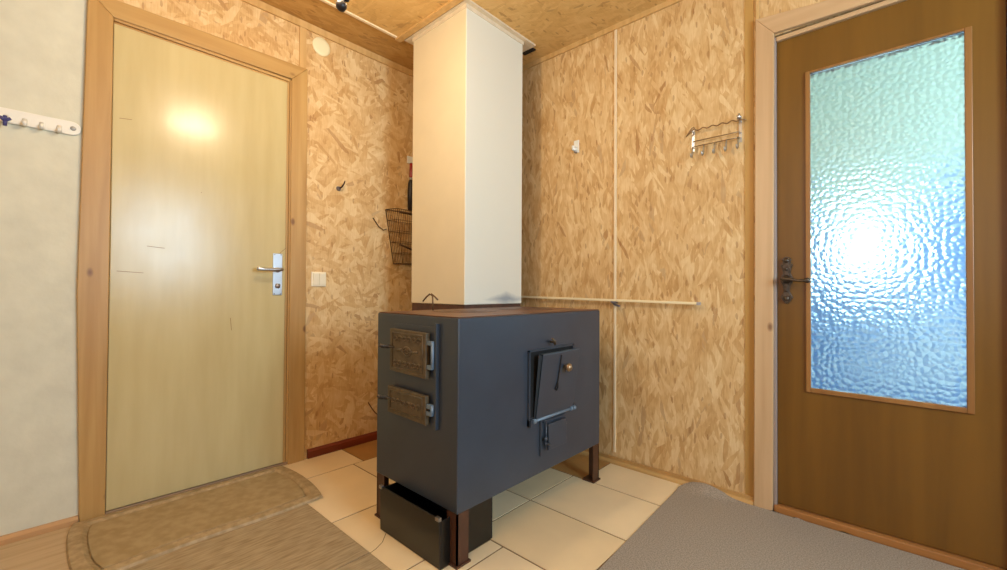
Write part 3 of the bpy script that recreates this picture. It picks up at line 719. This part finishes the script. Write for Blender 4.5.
# small dark hook on the left wall
ho = thing('wall_hook', 'single dark metal hook screwed to the board wall above the light switch', 'hook', (0, -.932, 1.505))
bm = newbm(); lathe(bm, (0, -.936, 1.500), (1, 0, 0), [(0, .014), (.005, .013), (.012, .008), (.018, .006)], 14); build('base', bm, plain('grey_metal', lin('77747e'), .4, .6), ho)
bm = newbm(); tube(bm, [(.014, -.936, 1.500), (.03, -.930, 1.507), (.036, -.921, 1.525), (.034, -.914, 1.543)], [.005, .005, .004, .003], 8); build('prong', bm, plain('dark_metal', lin('3b2718'), .5, .4), ho)
# short twig-like cord on lower left wall
bm = newbm(); tube(bm, [(.004, -.735, .235), (.006, -.715, .20), (.006, -.69, .165), (.005, -.655, .135), (.004, -.60, .12)], .003, 6)
build('cord', bm, plain('brown_cord', lin('5c2c12'), .7), base=(0, -.69, .17), label='short brown cord hanging low on the board wall left of the stove', cat='cord')

# wire basket in the corner behind the chimney
m_wire = plain('dark_wire', lin('4a3219'), .5, .4)
bk = thing('wire_basket', 'dark wire basket hanging on the left wall behind the chimney', 'basket', (.02, -.50, 1.08))
bm = newbm(); r_ = .0022
yA, yB, x0, x1, zt, zb = -.628, -.30, .006, .115, 1.424, 1.085
P = lambda x, y, z: (x, y, z)
top = [P(x0, yA, zt), P(x1, yA+.012, zt-.006), P(x1, yB, zt-.006), P(x0, yB, zt), P(x0, yA, zt)]
bot = [P(x0, yA+.060, zb), P(x1-.02, yA+.068, zb), P(x1-.02, yB-.03, zb), P(x0, yB-.03, zb), P(x0, yA+.060, zb)]
tube(bm, top, .0026, 6); tube(bm, bot, .0026, 6); tube(bm, [top[0], bot[0]], .0026, 6); tube(bm, [top[1], bot[1]], .0024, 6)
build('rim_wire', bm, m_wire, bk)
bm = newbm()
for k in range(1, 5):
    t = k/5; pts = [Vector(a).lerp(Vector(b), t) for a, b in zip(top, bot)]; tube(bm, pts, .0014, 5)
for k in range(1, 22):
    t = k/22; a = Vector(top[1]).lerp(Vector(top[2]), t); b = Vector(bot[1]).lerp(Vector(bot[2]), t); tube(bm, [a, b], .0014, 5)
for k in range(1, 6):
    t = k/6; a = Vector(top[0]).lerp(Vector(top[1]), t); b = Vector(bot[0]).lerp(Vector(bot[1]), t); tube(bm, [a, b], .0014, 5)
    a = Vector(top[3]).lerp(Vector(top[2]), t); b = Vector(bot[3]).lerp(Vector(bot[2]), t); tube(bm, [a, b], .0014, 5)
build('mesh_wire', bm, m_wire, bk)
bm = newbm(); tube(bm, [(x1, -.60, 1.40), (x1+.004, -.50, 1.395), (x1+.002, -.32, 1.39)], .007, 8); build('band', bm, m_wire, bk)
bm = newbm(); tube(bm, [(x1-.014, -.585, 1.20), (x1-.012, -.50, 1.175), (x1-.014, -.35, 1.16)], .006, 8); build('band', bm, m_wire, bk)
bm = newbm(); tube(bm, [(.004, -.715, 1.36), (.012, -.68, 1.31), (.012, -.645, 1.29), (.010, -.625, 1.30)], .0028, 6); build('handle_wire', bm, m_wire, bk)
# red-handled tool hanging
tl = thing('hanging_brush', 'red-handled tool hanging on the left wall beside the chimney', 'tool', (.05, -.43, 1.6))
bm = newbm(); tube(bm, [(.02, -.448, 1.645), (.02, -.448, 1.66), (.02, -.448, 1.74), (.02, -.448, 1.752)], [.010, .013, .012, .008], 12); build('handle', bm, plain('red_paint', lin('8c1a18'), .3), tl)
bm = newbm(); tube(bm, [(.02, -.452, 1.44), (.02, -.452, 1.56), (.02, -.450, 1.62), (.02, -.448, 1.648)], [.018, .020, .018, .010], 12); build('head', bm, plain('black_rubber', lin('1c1512'), .5), tl)
bm = newbm(); lathe(bm, (.02, -.448, 1.640), (0, 0, 1), [(0, .013), (.016, .0135)], 16); build('ferrule', bm, m_chrome, tl)
bm = newbm(); box(bm, .001, .008, -.470, -.425, 1.752, 1.80, bev=.001); build('hanger', bm, m_plas, tl)

# curtain rail on the back wall
rl = thing('drying_rail', 'thin cream rail fixed across the back wall behind the stove', 'rail', (1.28, -.03, .865))
m_rail = plain('cream_rail', lin('efe0b8'), .4)
bm = newbm(); prism(bm, [(.45, -.034, .876), (.45, -.026, .876), (.45, -.026, .888), (.45, -.034, .888)], (1.235, 0, -.018)); build('rod', bm, m_rail, rl, bevel=.002)
bm = newbm(); box(bm, 1.685, 1.702, -.036, -.024, .856, .870, bev=.002); build('end_cap', bm, plain('grey_cap', lin('a6a4a6'), .5), rl)
for x in (1.255, .47):
    bm = newbm(); box(bm, x-.012, x+.016, -.034, -.001, .857, .8665+.004*(x < 1), bev=.002); prism(bm, [(x-.006, -.030, .857), (x+.040, -.040, .846), (x+.040, -.040, .836), (x+.010, -.030, .842)], (0, .016, 0)); build('bracket', bm, plain('grey_bracket', lin('77747c'), .45, .3), rl)
bm = newbm(); box(bm, 1.665, 1.673, -.030, 0, .858, .864); build('bracket', bm, m_rail, rl)
# white hook on the back wall
wh = thing('wall_hook', 'single white plastic hook on the back wall right of the chimney', 'hook', (1.0, 0, 1.75))
bm = newbm(); box(bm, .990, 1.024, -.006, 0, 1.718, 1.790, bev=.002); build('plate', bm, m_plas, wh)
bm = newbm(); tube(bm, [(1.006, -.004, 1.742), (1.002, -.014, 1.735), (.998, -.022, 1.737), (.997, -.024, 1.748), (.997, -.024, 1.756)], [.009, .009, .009, .009, .008], 10); build('prong', bm, m_plas, wh)
bm = newbm(); lathe(bm, (1.006, -.005, 1.722), (0, -1, 0), [(0, .007), (.012, .007), (.014, 0)], 10); build('stud', bm, m_dirty, wh, label='dark stud under the hook')
# wire hook rack
hr = thing('hook_rack', 'small chrome wire rack with five hooks on the back wall beside the glazed door', 'hook rack', (1.755, 0, 1.6))
m_dw = plain('tarnished_wire', lin('8b6f4f'), .35, .7)
bm = newbm()
tube(bm, [(1.635, -.026, 1.655), (1.648, -.028, 1.672), (1.660, -.024, 1.690), (1.668, -.020, 1.695), (1.672, -.020, 1.684)], .0028, 8)
tube(bm, [(1.640, -.026, 1.660)] + [(1.660+.205*k/30, -.026, 1.678+.004*math.sin(k*1.05)) for k in range(31)] + [(1.890, -.026, 1.670)], .0028, 8)
build('top_wire', bm, m_dw, hr)
bm = newbm()
for z in (1.628, 1.603): tube(bm, [(1.664, -.018, z), (1.862, -.018, z)], .0024, 8)
build('cross_wire', bm, m_dw, hr)
for x in (1.660, 1.862):
    bm = newbm(); box(bm, x-.006, x+.006, -.004, 0, 1.585, 1.690+.012*(x > 1.8)); tube(bm, [(x, -.003, 1.676), (x, -.026, 1.678)], .003, 8); tube(bm, [(x, -.003, 1.628), (x, -.018, 1.628)], .0025, 8); tube(bm, [(x, -.003, 1.603), (x, -.018, 1.603)], .0025, 8)
    if x > 1.8: lathe(bm, (x, -.028, 1.682), (0, 0, 1), [(0, .008), (.012, .008), (.022, .005), (.024, 0)], 12)
    build('side_bracket', bm, m_chrome, hr)
hm = None
for k in range(5):
    x = 1.664+k*.0485
    bm = newbm(); tube(bm, [(x, -.020, 1.603), (x, -.024, 1.585), (x, -.028, 1.560), (x, -.036, 1.550), (x, -.046, 1.553), (x, -.050, 1.566)], [.003, .004, .0045, .004, .004, .0035], 8); build('hook', bm, m_chrome, hr)

# ceiling fittings
m_blk = plain('black_plastic', lin('241c1c'), .4)
pd = thing('pendant_lamp', 'hanging two-bulb lamp, only its small black bottom knob shows at the top edge', 'lamp', (1.0, -1.43, H))
px_, py_ = 1.0, -1.43
bm = newbm(); lathe(bm, (px_, py_, 1.853), (0, 0, 1), [(0, 0), (.003, .010), (.012, .017), (.024, .018), (.034, .012), (.040, .008), (.046, .014), (.056, .015), (.07, .008)], 18); build('finial', bm, m_blk, pd, label='small black round knob')
bm = newbm(); lathe(bm, (px_+.014, py_+.012, 1.884), (0, 0, 1), [(0, 0), (.003, .007), (.010, .009), (.018, .007), (.022, .003)], 12); build('set_screw', bm, m_blk, pd)
bm = newbm(); tube(bm, [(px_, py_, 1.92), (px_, py_, H-.02)], .006, 8); build('stem', bm, m_dirty, pd)
bm = newbm(); lathe(bm, (px_, py_, H), (0, 0, -1), [(0, .05), (.012, .046), (.03, .015)], 20); build('ceiling_rose', bm, m_dirty, pd)
for sg in (1, -1):
    bm = newbm(); tube(bm, [(px_, py_, 2.05), (px_, py_+sg*.03, 2.075), (px_, py_+sg*.055, 2.06)], .005, 8); build('arm', bm, m_dirty, pd)
    bm = newbm(); lathe(bm, (px_, py_+sg*.055, 2.065), (0, 0, -1), [(0, .012), (.004, .018), (.034, .018), (.036, .012)], 14); build('lamp_holder', bm, m_blk, pd)
rl2 = thing('rear_fill_lamp', 'unseen lamp holder added for warm light from the rear', 'lamp', (2.10, -3.0, H))  # added lamp body for the warm rear fill light
bm = newbm(); lathe(bm, (2.10, -3.0, H), (0, 0, -1), [(0, .05), (.012, .046), (.03, .02), (.09, .018)], 20); build('lamp_holder', bm, m_blk, rl2)
